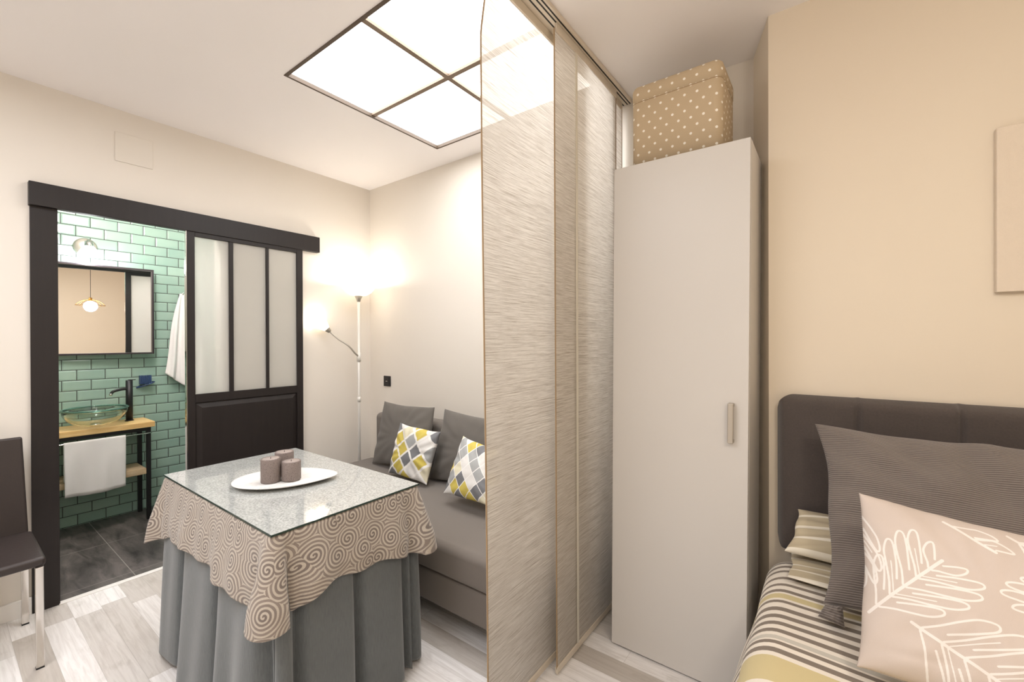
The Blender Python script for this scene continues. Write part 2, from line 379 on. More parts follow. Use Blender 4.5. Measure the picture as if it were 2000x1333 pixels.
def lathe(name, prof, loc, mat, parent=None, seg=48, axis=None, smooth=True):
    bm = bmesh.new(); ax = Vector(axis or (0, 0, 1)).normalized()
    a = ax.orthogonal().normalized(); b = ax.cross(a); rings = []
    for r, z in prof:
        c = Vector(loc)+ax*z
        rings.append([bm.verts.new(c)] if r < 1e-6 else [bm.verts.new(c+(a*math.cos(2*PI*k/seg)+b*math.sin(2*PI*k/seg))*r) for k in range(seg)])
    for A, B in zip(rings, rings[1:]):
        for k in range(seg):
            k2 = (k+1) % seg
            if len(A) == 1 and len(B) == 1: continue
            if len(A) == 1: bm.faces.new((A[0], B[k2], B[k]))
            elif len(B) == 1: bm.faces.new((A[k], A[k2], B[0]))
            else: bm.faces.new((A[k], A[k2], B[k2], B[k]))
    return finish(name, bm, mat, parent, smooth)
def grid_mesh(name, P, UV, mat, parent=None, thick=0, closed=False, offset=0, colattr=None):
    """P: (n,m,3) array of points"""
    n, mm, _ = P.shape; bm = bmesh.new(); uvl = bm.loops.layers.uv.new('UVMap'); V = [[bm.verts.new(P[i, j]) for j in range(mm)] for i in range(n)]
    cl = bm.loops.layers.float_color.new('print') if colattr is not None else None
    for i in range(n-1):
        for j in range(mm-1):
            f = bm.faces.new((V[i][j], V[i+1][j], V[i+1][j+1], V[i][j+1]))
            for l, (a, b) in zip(f.loops, ((i, j), (i+1, j), (i+1, j+1), (i, j+1))):
                l[uvl].uv = UV[a, b]
                if cl is not None: q = colattr[a, b]; l[cl] = (q, q, q, 1)
    if closed: bmesh.ops.remove_doubles(bm, verts=bm.verts, dist=1e-5)
    o = finish(name, bm, mat, parent, True, recalc=closed)
    if thick: s = o.modifiers.new('solid', 'SOLIDIFY'); s.thickness = thick; s.offset = offset
    return o

def vnoise(u, v, seed, k=3, amp=1.0):
    r = np.random.default_rng(seed); out = np.zeros_like(u)
    for i in range(k):
        fx, fy = r.uniform(1.5, 6+3*i, 2); ph = r.uniform(0, 6.28, 2)
        out += np.sin(fx*u*2+ph[0]+2*np.sin(fy*v+ph[1]))*np.cos(fy*v*1.7+ph[1])/(1+i)
    return out*amp
def cushion(name, BL, BR, TR, TL, thick, mat, parent=None, n=56, pinch=.06, wr=.004, seed=1, top_pinch=None, print_fn=None, face=None, p=.42, crease=None):
    BL, BR, TR, TL = [np.array(q, float) for q in (BL, BR, TR, TL)]
    w = np.linalg.norm(BR-BL); h = np.linalg.norm(TL-BL)
    nn = np.cross(BR-BL, TL-BL); nn /= np.linalg.norm(nn)      # faces the viewer when corners run counter-clockwise
    t = np.linspace(0, 1, n); t = .5-.5*np.cos(t*PI) if n < 100 else t
    U, V = np.meshgrid(t, t, indexing='ij')
    pu = pinch*(1-np.abs(2*V-1)**3.2)+.010*np.sin(V*11+seed)*V*(1-V)*4; pv = (top_pinch if top_pinch is not None else pinch)*(1-np.abs(2*U-1)**3.2)+.012*np.sin(U*9+seed*2)*U*(1-U)*4
    u2 = .5+(U-.5)*(1-pu); v2 = .5+(V-.5)*(1-pv)
    B = ((1-u2)*(1-v2))[..., None]*BL+(u2*(1-v2))[..., None]*BR+(u2*v2)[..., None]*TR+((1-u2)*v2)[..., None]*TL
    prof = (np.clip(16*U*(1-U)*V*(1-V), 0, 1))**p
    wn = vnoise(U, V, seed)*wr*prof**.5
    ang = np.arctan2(V-.5, U-.5); wn += .5*wr*np.sin(ang*17+seed)*np.clip(1-prof, 0, 1)*prof*4
    if crease is not None: wn = wn+crease(U, V)*prof
    Pf = B+nn*(prof*thick/2+wn)[..., None]; Pb = B-nn*(prof*thick/2)[..., None]
    UV = np.stack([U*w, V*h], -1)
    bm = bmesh.new(); uvl = bm.loops.layers.uv.new('UVMap'); cl = bm.loops.layers.float_color.new('print') if print_fn else None
    PM = print_fn(UV) if print_fn else None
    front = [[bm.verts.new(Pf[i, j]) for j in range(n)] for i in range(n)]
    st = 1 if n < 100 else 8
    for i in range(n-1):
        for j in range(n-1):
            f = bm.faces.new((front[i][j], front[i+1][j], front[i+1][j+1], front[i][j+1]))
            for l, (a, b) in zip(f.loops, ((i, j), (i+1, j), (i+1, j+1), (i, j+1))):
                l[uvl].uv = UV[a, b]
                if cl is not None: q = PM[a, b]; l[cl] = (q, q, q, 1)
    bv = [[front[i][j] if i in (0, n-1) or j in (0, n-1) else bm.verts.new(Pb[i, j]) for j in range(n)] for i in range(n)]
    for i in range(n-1):
        for j in range(n-1):
            f = bm.faces.new((bv[i][j], bv[i][j+1], bv[i+1][j+1], bv[i+1][j]))
            for l, (a, b) in zip(f.loops, ((i, j), (i, j+1), (i+1, j+1), (i+1, j))): l[uvl].uv = UV[a, b]
    return finish(name, bm, mat, parent, True, recalc=False)

# ------------------------------------------------------------------ the room
XL = -3.19; YB = 2.26; ZC = 2.64; XR = 1.7; YN = -1.7
def st(o): return tag(o, kind='structure')
st(box('floor', (-3.19, XR, YN, YB+.1, -.05, 0), M['floor']))
OY0, OY1, OZ = .385, 1.13, 2.06
st(boxes('wall_left', [(XL-.1, XL, YN, OY0, 0, ZC), (XL-.1, XL, OY1, YB, 0, ZC), (XL-.1, XL, OY0, OY1, OZ, ZC)], M['wall']))
st(box('wall_back', (XL-.1, -.2, YB, YB+.1, 0, ZC), M['wall']))
def prism(name, poly, mat):
    bm = bmesh.new(); lo = [bm.verts.new((a, b, 0)) for a, b in poly]; hi = [bm.verts.new((a, b, ZC)) for a, b in poly]; n_ = len(poly)
    bm.faces.new(lo[::-1]); bm.faces.new(hi)
    for i in range(n_): bm.faces.new((lo[i], lo[(i+1) % n_], hi[(i+1) % n_], hi[i]))
    return st(finish(name, bm, mat))
prism('wall_niche', [(-.2, 2.0), (-.2, 2.26), (-.285, 2.26)], M['wall_bed'])
prism('wall_headboard', [(-.2, 2.0), (XR+.1, 2.0), (XR+.1, 2.36), (-.2, 2.36)], M['wall_bed'])
st(box('wall_right', (XR, XR+.1, YN, 2.0, 0, ZC), M['wall_bed']))
st(box('wall_front', (XL-.1, XR+.1, YN-.1, YN, 0, ZC), M['wall']))
# ceiling with the recess of the light
LX0, LX1, LY0, LY1 = -2.135, -.965, 1.03, 2.045
st(boxes('ceiling', [(XL-.1, LX0, YN, YB+.1, ZC, ZC+.1), (LX1, XR+.1, YN, YB+.1, ZC, ZC+.1), (LX0, LX1, YN, LY0, ZC, ZC+.1), (LX0, LX1, LY1, YB+.1, ZC, ZC+.1)], M['ceil']))
st(box('baseboard_left', (XL, XL+.015, YN, .297, 0, .085), M['white'], bevel=.003))
st(box('baseboard_corner', (XL, XL+.015, 1.70, YB, 0, .085), M['white'], bevel=.003))
st(box('baseboard_back', (XL+.015, -.3, YB-.015, YB, 0, .085), M['white'], bevel=.003))
# bathroom shell
BX = -4.435; BY0 = -.5; BY1 = 1.46
st(box('wall_bathroom_back', (BX-.1, BX, BY0-.1, BY1+.1, 0, 2.5), M['tile']))
st(box('wall_bathroom_right', (BX, XL-.1, BY1, BY1+.1, 0, 2.5), M['tile2']))
st(box('wall_bathroom_left', (BX, XL-.1, BY0-.1, BY0, 0, 2.5), M['tile2']))
st(box('ceiling_bathroom', (BX-.1, XL-.1, BY0-.1, BY1+.1, 2.5, 2.55), M['ceil']))
st(box('floor_bathroom', (BX-.1, XL, BY0-.1, BY1+.1, -.05, .001), M['slate']))
st(box('trim_3', (XL-.012, XL+.022, .39, 1.2, 0, .006), M['white'], bevel=.002))      # threshold strip
st(boxes('trim_1', [(XL, XL+.016, .298, .394, 0, 2.04), (XL-.1, XL, .378, .394, 0, 2.04)], M['dark'], bevel=.002))
st(box('trim_2', (XL, XL+.042, .293, 1.785, 2.022, 2.138), M['dark'], bevel=.002))
# sliding door hanging in front of the wall
d = root('door_1', (XL+.025, 1.3, 0), None, None, kind='structure')
X0, X1 = XL+.006, XL+.034; Y0, Y1 = .936, 1.655
boxes('door_frame', [(X0, X1, Y0, Y0+.042, .012, 2.03), (X0, X1, Y1-.045, Y1, .012, 2.03), (X0, X1, Y0+.042, Y1-.045, .965, 1.018), (X0, X1, Y0+.042, Y1-.045, .012, .10), (X0, X1, Y0+.042, Y1-.045, 1.995, 2.03)], M['dark'], d, .002)
for a, b in ((1.167, 1.192), (1.396, 1.415)): box('glazing_bar', (X0, X1, a, b, 1.018, 1.995), M['dark'], d, .002)
for a, b in ((Y0+.042, 1.167), (1.192, 1.396), (1.415, Y1-.045)): box('frosted_pane', (X0+.01, X0+.018, a, b, 1.018, 1.995), M['frost'], d)
bm = bmesh.new(); a0, a1, b0, b1 = Y0+.042, Y1-.045, .10, .965; bv = .035
q = [[(X1-.012, y, z) for y, z in ((a0, b0), (a1, b0), (a1, b1), (a0, b1))], [(X1-.001, y, z) for y, z in ((a0+bv, b0+bv), (a1-bv, b0+bv), (a1-bv, b1-bv), (a0+bv, b1-bv))]]
va = [bm.verts.new(p) for p in q[0]]; vb = [bm.verts.new(p) for p in q[1]]; vc = [bm.verts.new((X0+.006, p[1], p[2])) for p in q[0]]
bm.faces.new(vb); bm.faces.new(vc[::-1])
for i in range(4):
    j = (i+1) % 4; bm.faces.new((va[i], va[j], vb[j], vb[i])); bm.faces.new((vc[i], vc[j], va[j], va[i]))
finish('raised_panel', bm, M['dark'], d)
box('edge_strip', (X0, X1, Y0-.004, Y0, .012, 2.03), M['chrome'], d)
o = box('vent_cover', (XL, XL+.006, .617, .783, 2.352, 2.514), M['wall'], bevel=.002); tag(o, 'square blank cream cover plate high on the wall above the black door track', 'cover plate')

# ceiling light
c = root('ceiling_light', ((LX0+LX1)/2, (LY0+LY1)/2, ZC), 'large glowing ceiling panel split by a bronze cross frame into four panes', 'ceiling light')
M['bronze'] = plain('bronze_frame', rgb(120, 102, 84), .5, .3); M['bronze_d'] = plain('dark_bronze_rim', rgb(78, 62, 46), .6)
bw = .012; mx, my = -1.52, 1.532
boxes('rim', [(LX0, LX0+bw, LY0, LY1, ZC-.003, ZC+.03), (LX1-bw, LX1, LY0, LY1, ZC-.003, ZC+.03), (LX0+bw, LX1-bw, LY0, LY0+.016, ZC-.003, ZC+.03), (LX0+bw, LX1-bw, LY1-bw, LY1, ZC-.003, ZC+.03)], M['bronze_d'], c)
boxes('cross_bar', [(mx-.013, mx+.013, LY0+.016, LY1-bw, ZC+.004, ZC+.03), (LX0+bw, mx-.013, my-.013, my+.013, ZC+.004, ZC+.03), (mx+.013, LX1-bw, my-.013, my+.013, ZC+.004, ZC+.03)], M['bronze'], c)
for xa, xb in ((LX0+bw, mx-.013), (mx+.013, LX1-bw)):
    for ya, yb in ((LY0+.016, my-.013), (my+.013, LY1-bw)): box('diffuser_pane', (xa, xb, ya, yb, ZC+.018, ZC+.026), M['panel_light'], c)

# shallow rims built around the two added, unseen fill lights behind the camera
def light_frame(name, cx, cy, sx, sy):
    a, b, c_, d_ = cx-sx/2-.02, cx+sx/2+.02, cy-sy/2-.02, cy+sy/2+.02
    st(boxes(name, [(a, a+.018, c_, d_, ZC-.045, ZC), (b-.018, b, c_, d_, ZC-.045, ZC), (a+.018, b-.018, c_, c_+.018, ZC-.045, ZC), (a+.018, b-.018, d_-.018, d_, ZC-.045, ZC)], M['white']))
light_frame('fill_light_rim_1', -1.6, -.55, 1.6, 1.4); light_frame('fill_light_rim_2', .5, -.45, 1.0, 1.0)
# ------------------------------------------------------------------ curtain track and panels
t_ = root('curtain_track', (-.905, 1.4, ZC), 'beige aluminium multi-channel curtain track along the ceiling above the sliding panels', 'curtain track')
boxes('rail', [(-.948, -.858, .75, 2.255, ZC-.018, ZC)], M['alu'], t_, .002)
for x in (-.935, -.905, -.884, -.869): box('channel_slot', (x-.003, x+.003, .75, 2.255, ZC-.0187, ZC-.0175), M['slot'], t_)
def panel(xc, y0, y1, z0, label, bow, seam=None, seed=1, carrier=True):
    r = root('sliding_panel_curtain', (xc, (y0+y1)/2, z0), label, 'panel curtain', 'slubbed fabric sliding panels under the ceiling track')
    n, k = 90, 24; zz = np.linspace(z0+.02, ZC-.045, n); uu = np.linspace(0, 1, k); P = np.zeros((n, k, 3)); UV = np.zeros((n, k, 2))
    for i, z in enumerate(zz):
        s = (z-z0)/(ZC-z0)
        ya = y0+bow(s); wav = .004*np.sin(s*5+seed)
        for j, u in enumerate(uu):
            P[i, j] = (xc+wav*np.sin(u*PI)+.002*np.sin(u*7+s*3+seed), ya+(y1-ya)*u, z); UV[i, j] = (y0+(y1-y0)*u, z)
    grid_mesh('fabric', P, UV, M['slub'], r)
    bm = bmesh.new()
    for ys, sg in ((0, 1), (-1, -1)):
        Q = [(P[i, ys]) for i in range(n)]; prev = None
        for q_ in Q:
            y = q_[1]; ring = [bm.verts.new((q_[0]+dx, y+dy, q_[2])) for dx, dy in ((-.0017, -.002*sg), (.0017, -.002*sg), (.0017, .0028*sg), (-.0017, .0028*sg))]
            if prev:
                for a in range(4): bm.faces.new((prev[a], prev[(a+1) % 4], ring[(a+1) % 4], ring[a]))
            prev = ring
    finish('side_hem', bm, M['hem'], r)
    box('bottom_bar', (xc-.006, xc+.006, y0-.002, y1+.002, z0, z0+.028), M['alu'], r, .003)
    box('carrier_bar', (xc-.005, xc+.005, y0+.01, y1-.002, ZC-.055, ZC-.019), M['alu'], r, .002)
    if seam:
        box('pale_streak', (xc+.0055, xc+.007, seam-.008, seam+.008, z0+.03, ZC-.06), M['palestreak'], r)  # pale strip added for the bright vertical line down this panel
    return r
def streak_mat():
    t = NT('pale_streak_sheet'); c = rgb(250, 246, 236)
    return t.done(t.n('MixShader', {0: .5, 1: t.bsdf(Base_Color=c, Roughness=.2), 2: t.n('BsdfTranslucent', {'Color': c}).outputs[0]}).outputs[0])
M['palestreak'] = streak_mat()
panel(-.935, 1.118, 1.76, .012, 'nearest and brightest slubbed beige sliding panel, its left edge beside the sofa view', lambda s: -.022*math.sin(min(1, s/.93)*PI/2)**2+(max(0, s-.90)*.45 if s > .90 else 0), None, 1)
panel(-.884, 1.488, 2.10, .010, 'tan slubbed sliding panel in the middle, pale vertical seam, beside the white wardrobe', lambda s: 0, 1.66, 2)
panel(-.905, 2.06, 2.225, .012, 'narrow slubbed sliding panel at the far end of the track near the polka dot box', lambda s: 0, None, 3)

# ------------------------------------------------------------------ sofa corner
def fit_box(name, b, mat, parent, r, seg=4): return box(name, b, mat, parent, r, seg)
s = root('sofa', (-1.95, 1.85, 0), 'low grey-brown woven sofa bed without arms against the corner wall', 'sofa')
fit_box('seat', (-2.94, -.99, 1.375, 2.10, .272, .425), M['sofa'], s, .035, 5)
fit_box('base', (-2.93, -1.0, 1.395, 2.22, .115, .268), M['sofa'], s, .012)
fit_box('backrest', (-2.92, -1.0, 2.105, 2.235, .27, .775), M['sofa'], s, .04, 5)
for x in (-2.85, -1.08):
    for y in (1.5, 2.15): lathe('leg', [(0, 0), (.022, 0), (.028, .115), (0, .115)], (x, y, 0), M['black'], s, 16)
def sized(y, px): return at(px[0], px[1], y=y)
def cu(name, mat, c4, ys, thick, label, cat='cushion', group=None, **kw):
    pts = [sized(y, p) for p, y in zip(c4, ys)]
    o = cushion(name, *pts, thick, mat, **kw); tag(o, label, cat, group); return o
cu('back_cushion', M['sofacush'], [(727, 905), (838, 925), (849, 796), (751, 784)], [1.965, 1.965, 2.065, 2.065], .12, 'large plain grey cushion leaning at the left end of the sofa', group='plain grey sofa cushions', seed=2, wr=.005)
cu('back_cushion', M['sofacush'], [(838, 936), (1010, 968), (1015, 826), (869, 799)], [1.965, 1.965, 2.065, 2.065], .13, 'large plain grey cushion in the middle of the sofa beside the fabric panel', group='plain grey sofa cushions', seed=5, wr=.004)
cr = lambda U, V: -.006*np.sin((V*9+U*3)*2)*np.exp(-((U-.8)/.25)**2)*np.clip(1.2-V, 0, 1)
cu('scatter_cushion', M['ikat'], [(759, 924), (833, 948), (861, 844), (782, 826)], [1.845, 1.835, 1.92, 1.92], .11, 'cushion with jagged yellow and grey diamonds on white, left of the two patterned ones', group='diamond patterned cushions', seed=3, wr=.007, crease=cr)
cu('scatter_cushion', M['diam'], [(866, 964), (972, 998), (990, 884), (905, 852)], [1.72, 1.70, 1.86, 1.86], .12, 'cushion with crisp mustard, grey and cream diamond grid, right one beside the fabric panel', group='diamond patterned cushions', seed=7, wr=.004)
so = root('wall_socket', (-2.955, YB, 1.01), 'small square black switch plate on the wall above the sofa', 'switch')
box('frame', (-2.998, -2.912, YB-.009, YB, .967, 1.053), M['blackgloss'], so, .003); box('rocker', (-2.985, -2.925, YB-.012, YB-.009, .98, 1.04), M['blackgloss'], so, .001)
box('marking', (-2.965, -2.945, YB-.0125, YB-.012, 1.008, 1.011), M['alu'], so)

# floor lamp
LXp, LYp = -3.015, 2.03
f = root('floor_lamp', (LXp, LYp, 0), 'white floor lamp with a glowing opal bowl and a side reading arm in the corner', 'floor lamp')
lathe('base', [(0, 0), (.125, 0), (.13, .008), (.12, .02), (.03, .03), (0, .03)], (LXp, LYp, 0), M['lampmetal'], f)
tube('pole', [(LXp, LYp, .03), (LXp, LYp, .8), (LXp, LYp, 1.66)], .0105, M['lampmetal'], f, 16)
tube('joint', [(LXp, LYp, 1.18), (LXp, LYp, 1.25)], .016, M['lampmetal'], f, 16); tube('joint', [(LXp, LYp, .86), (LXp, LYp, .90)], .0135, M['lampmetal'], f, 16)
lathe('socket_cup', [(0, 0), (.012, 0), (.018, .02), (.034, .05), (.030, .052), (0, .052)], (LXp, LYp, 1.655), M['armmetal'], f, 24)
sh = [(.03, 0), (.06, .006), (.095, .028), (.118, .055), (.132, .095), (.129, .095), (.114, .058), (.092, .034), (.058, .012), (.03, .006)]
lathe('bowl_shade', sh, (LXp, LYp, 1.70), M['shade'], f)
lathe('bulb', [(0, -.03), (.02, -.02), (.028, 0), (.02, .02), (0, .03)], (LXp, LYp, 1.75), M['bulb'], f, 20)
A = [Vector((LXp, LYp, 1.22)), at(693, 690, y=1.985), at(681, 676, y=1.94), at(660, 662, y=1.885), at(645, 649, y=1.845)]
tube('reading_arm', spline(A), .0068, M['armmetal'], f, 10)
P0 = at(643, 647, y=1.84); P1 = at(622, 628, y=1.775); ax = (P1-P0).normalized()
lathe('reading_socket', [(0, -.01), (.014, -.008), (.022, .02), (.024, .04), (0, .04)], P0, M['armmetal'], f, 20, axis=ax)
lathe('reading_shade', [(.022, .02), (.036, .05), (.052, .105), (.0505, .105), (.034, .05), (.02, .022)], P0, M['shade'], f, 32, axis=ax)
lathe('reading_bulb', [(0, .04), (.018, .05), (.024, .07), (.016, .09), (0, .095)], P0, M['bulb'], f, 16, axis=ax)
lamp('POINT', 'reading_lamp_bulb', P0+ax*.13, .9, NEU, .03)

# ------------------------------------------------------------------ table
TX0, TX1, TY0, TY1 = -2.385, -1.385, .628, 1.20; TZ = .74
tb = root('skirted_table', ((TX0+TX1)/2, (TY0+TY1)/2, 0), 'rectangular side table hidden under a grey skirt and patterned cloth', 'table')
box('tabletop', (TX0, TX1, TY0, TY1, TZ-.03, TZ-.004), M['wood_shelf'], tb, .003)
for x in (TX0+.06, TX1-.06):
    for y in (TY0+.06, TY1-.06): box('leg', (x-.02, x+.02, y-.02, y+.02, 0, TZ-.03), M['wood_shelf'], tb, .003)
def perim(x0, x1, y0, y1, r, ds):
    pts = []; L = [(x1-r-(x0+r)), (y1-r-(y0+r))]
    segs = [((x0+r, y0), (1, 0), L[0]), ((x1, y0+r), (0, 1), L[1]), ((x1-r, y1), (-1, 0), L[0]), ((x0, y1-r), (0, -1), L[1])]
    cen = [(x1-r, y0+r), (x1-r, y1-r), (x0+r, y1-r), (x0+r, y0+r)]; sacc = 0
    for k, ((px, py), (dx, dy), l) in enumerate(segs):
        n = int(l/ds)
        for i in range(n): pts.append((px+dx*l*i/n, py+dy*l*i/n, dy, -dx, sacc+l*i/n, -1))
        sacc += l; cx, cy = cen[k]; a0 = math.atan2(-dx, dy); m_ = 14
        for i in range(m_):
            a = a0+PI/2*i/m_; pts.append((cx+r*math.cos(a), cy+r*math.sin(a), math.cos(a), math.sin(a), sacc+r*PI/2*i/m_, k))
        sacc += r*PI/2
    pts.append(pts[0][:4]+(sacc,)+(-1,)); return np.array(pts), sacc
Q, S = perim(TX0, TX1, TY0, TY1, .03, .006)
LA = (TX1-TX0-.06); LB = (TY1-TY0-.06); AR = .03*PI/2
cs = [LA+AR/2, LA+LB+1.5*AR, 2*LA+LB+2.5*AR, 2*LA+2*LB+3.5*AR]            # arc positions of the corners
def cdist(s): 
    return np.min([np.minimum(np.abs(s-c_), S-np.abs(s-c_)) for c_ in cs], axis=0)
# skirt
gro = [-1.43, -1.78, -2.12]; gs = [x-TX0-.03 for x in gro]+[LA+AR+(y-TY0-.03) for y in (.70, .915, 1.13)]+[LA*1+LB+2*AR+v_ for v_ in (.15, .48, .8)]+[2*LA+LB+3*AR+v_ for v_ in (.1, .3, .46)]+[cs[0]-.015, cs[1]-.02, cs[2], cs[3]+.02]
ss = Q[:, 4]; n = 70; tz = np.linspace(0, 1, n); P = np.zeros((n, len(ss), 3)); UV = np.zeros((n, len(ss), 2))
gd = np.min([np.minimum(np.abs(ss-g), S-np.abs(ss-g)) for g in gs], axis=0)
pan = np.clip(gd/.09, 0, 1)
for i, t in enumerate(tz):
    e = .25+.75*t**.7
    off = .006+.022*t+e*(.024*(1-(1-pan)**2)-.058*np.exp(-(gd/.016)**2)) + .007*t*np.sin(ss*23+1.5*np.sin(ss*9))+.004*np.sin(ss*37+t*3)*t
    off -= .012*np.exp(-(cdist(ss)/.04)**2)*0
    hemz = .012+.012*(1+np.sin(ss*14))*.5
    z = (TZ-.012)*(1-t)+hemz*t
    P[i, :, 0] = Q[:, 0]+Q[:, 2]*off; P[i, :, 1] = Q[:, 1]+Q[:, 3]*off; P[i, :, 2] = z
    UV[i, :, 0] = ss; UV[i, :, 1] = z
o = grid_mesh('table_skirt', P, UV, M['skirt'], None, .003, offset=-1); tag(o, 'pleated dark grey chenille skirt hanging from the table to the floor', 'table skirt')
# cloth
Q, S2 = perim(TX0-.004, TX1+.004, TY0-.004, TY1+.004, .02, .005); ss = Q[:, 4]
LA2 = (TX1-TX0-.032); LB2 = (TY1-TY0-.032); A2 = .02*PI/2
cs = [LA2+A2/2, LA2+LB2+1.5*A2, 2*LA2+LB2+2.5*A2, 2*LA2+2*LB2+3.5*A2]; S = S2
ci = [(ss-c_+S/2) % S-S/2 for c_ in cs]
n = 44; tz = np.linspace(0, 1, n); P = np.zeros((n, len(ss), 3)); UV = np.zeros((n, len(ss), 2))
bump = sum(np.exp(-(c_/.027)**2) for c_ in ci); wide = sum(np.exp(-(c_/.10)**2) for c_ in ci); dip = sum(np.exp(-((np.abs(c_)-.062)/.022)**2) for c_ in ci)
drop = .212+.012*np.sin(ss*9+1)+.006*np.sin(ss*31)+.026*wide+.020*bump
Fd = np.exp(-(ci[0]/.11)**2); drop += .020*Fd
for i, t in enumerate(tz):
    off = .004+.034*min(1, t*1.3)+.010*t*np.sin(ss*17+2)+.006*t*np.sin(ss*41)+t*(.044*bump-.020*dip-.040*np.exp(-((ci[0]-.034)/.013)**2))
    z = TZ+.004-drop*t-.002*(t > 0)
    if i == 0: z = TZ+.004+0*ss; off = 0*ss
    P[i, :, 0] = Q[:, 0]+Q[:, 2]*off; P[i, :, 1] = Q[:, 1]+Q[:, 3]*off; P[i, :, 2] = z
    arc = np.concatenate([[0], np.cumsum(np.hypot(np.diff(P[i, :, 0]), np.diff(P[i, :, 1])))]); k0 = int(np.argmin(np.abs(ss-cs[0])))
    a0 = arc-arc[k0]; b0_ = ss-ss[k0]; UV[i, :, 0] = b0_+(a0-b0_)*np.exp(-(ci[0]/.08)**2); UV[i, :, 1] = TZ-drop*t
bm = bmesh.new(); uvl = bm.loops.layers.uv.new('UVMap'); V = [[bm.verts.new(P[i, j]) for j in range(len(ss)-1)] for i in range(n)]
for i in range(n-1):
    for j in range(len(ss)-1):
        j2 = (j+1) % (len(ss)-1); fc = bm.faces.new((V[i][j], V[i+1][j], V[i+1][j2], V[i][j2]))
        for l, (a, b) in zip(fc.loops, ((i, j), (i+1, j), (i+1, j+1), (i, j+1))): l[uvl].uv = UV[a, b]
fc = bm.faces.new(V[0])
for l in fc.loops: l[uvl].uv = l.vert.co.xy
o = finish('tablecloth', bm, M['swirl'], None, True); so_ = o.modifiers.new('solid', 'SOLIDIFY'); so_.thickness = .0025; so_.offset = 1
tag(o, 'taupe and beige swirl patterned cloth draped over the grey table skirt', 'tablecloth')
g = root('glass_table_cover', ((TX0+TX1)/2, (TY0+TY1)/2, TZ+.007), 'shiny pale pebbled glass sheet lying on the swirl patterned tablecloth', 'glass sheet')
box('sheet', (TX0-.006, TX1+.008, TY0-.008, TY1+.006, TZ+.0072, TZ+.0132), M['tglass'], g)
ex0, ex1, ey0, ey1 = TX0-.0075, TX1+.0095, TY0-.0095, TY1+.0075
boxes('edge', [(ex0, ex1, ey0, ey0+.0015, TZ+.0070, TZ+.0130), (ex0, ex1, ey1-.0015, ey1, TZ+.0070, TZ+.0130), (ex0, ex0+.0015, ey0+.0015, ey1-.0015, TZ+.0070, TZ+.0130), (ex1-.0015, ex1, ey0+.0015, ey1-.0015, TZ+.0070, TZ+.0130)], M['tedge'], g)
GZ = TZ+.0133
# leaf dish
n, k = 60, 30; P = np.zeros((n, k, 3)); UV = np.zeros((n, k, 2))
pc = Vector((-1.855, .888, GZ)); dx = Vector((.65, .76, 0)); dy = Vector((-.76, .65, 0)); Ld, Wd = .192, .135
bm = bmesh.new(); rings = []
for rr in np.linspace(.02, 1, 22):
    ring = []
    for k_ in range(120):
        a = 2*PI*k_/120; cx_ = math.cos(a); sy_ = math.sin(a)
        tip = 1+.10*max(0, cx_)**6; x_ = rr*Ld*cx_*tip; y_ = rr*Wd*sy_*(1-.12*cx_)
        h = .004+.016*rr**4
        h += .0017*math.cos((x_*1.0+abs(y_)*1.1)/.0125*2*PI)*min(1, (1-rr)*9)*min(1, rr*3) - .0012*math.exp(-(y_/.003)**2)
        ring.append(bm.verts.new(pc+dx*x_+dy*y_+Vector((0, 0, h))))
    rings.append(ring)
bot = []
for rr, hh in ((1, .0175), (.8, .006), (.45, .0), (.02, .0)):
    bot.append([bm.verts.new(pc+dx*(rr*Ld*math.cos(2*PI*k_/120)*(1+.10*max(0, math.cos(2*PI*k_/120))**6))+dy*(rr*Wd*math.sin(2*PI*k_/120)*(1-.12*math.cos(2*PI*k_/120)))+Vector((0, 0, hh)))for k_ in range(120)])
al = rings+bot
for A_, B_ in zip(al, al[1:]):
    for k_ in range(120): bm.faces.new((A_[k_], A_[(k_+1) % 120], B_[(k_+1) % 120], B_[k_]))
bm.faces.new(rings[0]); bm.faces.new(bot[-1])
o = finish('leaf_dish', bm, M['china'], None, True); tag(o, 'white ribbed leaf-shaped dish in the middle of the glass table cover', 'dish')
def candle(x, y, h, label):
    z0 = GZ+.0062; r = root('pillar_candle', (x, y, z0), label, 'candle', 'taupe pillar candles on the leaf dish')
    lathe('wax_body', [(0, 0), (.035, 0), (.0375, .003), (.0375, h-.003), (.036, h), (.033, h), (.032, h-.002), (0, h-.004)], (x, y, z0), M['candle'], r, 40)
    lathe('wax_top', [(0, h-.0035), (.0315, h-.0015), (.0315, h-.0005), (.006, h-.002), (0, h-.003)], (x, y, z0), M['wax'], r, 32)
    tube('wick', [(x, y, z0+h-.003), (x+.001, y, z0+h+.004)], .0012, M['wick'], r, 8)
candle(-1.886, .848, .098, 'tall taupe textured candle at the front left of the three on the dish')
candle(-1.842, .912, .080, 'shortest taupe textured candle at the front right of the three on the dish')
candle(-1.935, .928, .102, 'taupe textured candle standing behind the other two on the dish')

# ------------------------------------------------------------------ chair at the lower left
ch = root('dining_chair', (-2.87, .05, 0), 'dark brown leather chair with chrome legs against the left wall by the door post', 'chair')
sb = box('seat', (-3.06, -2.635, -.16, .288, .414, .452), M['leather'], ch, .014, 4)
bm = bmesh.new(); bx(bm, -.011, .011, -.215, .215, 0, .455)
for v in bm.verts:
    if v.co.z > .2: v.co.y *= .93; v.co.x -= .035
    v.co += Vector((-3.068, .062, .44))
finish('backrest', bm, M['leather'], ch, bevel=.009, seg=4)
for x, y in ((-2.632, .266), (-2.632, -.14), (-3.095, .266), (-3.095, -.14)):
    lg = boxes('leg', [(x-.013, x+.013, y-.011, y+.013, .006, .418)], M['chrome'], ch, .002); box('foot_pad', (x-.013, x+.013, y-.011, y+.013, 0, .006), M['black'], lg)

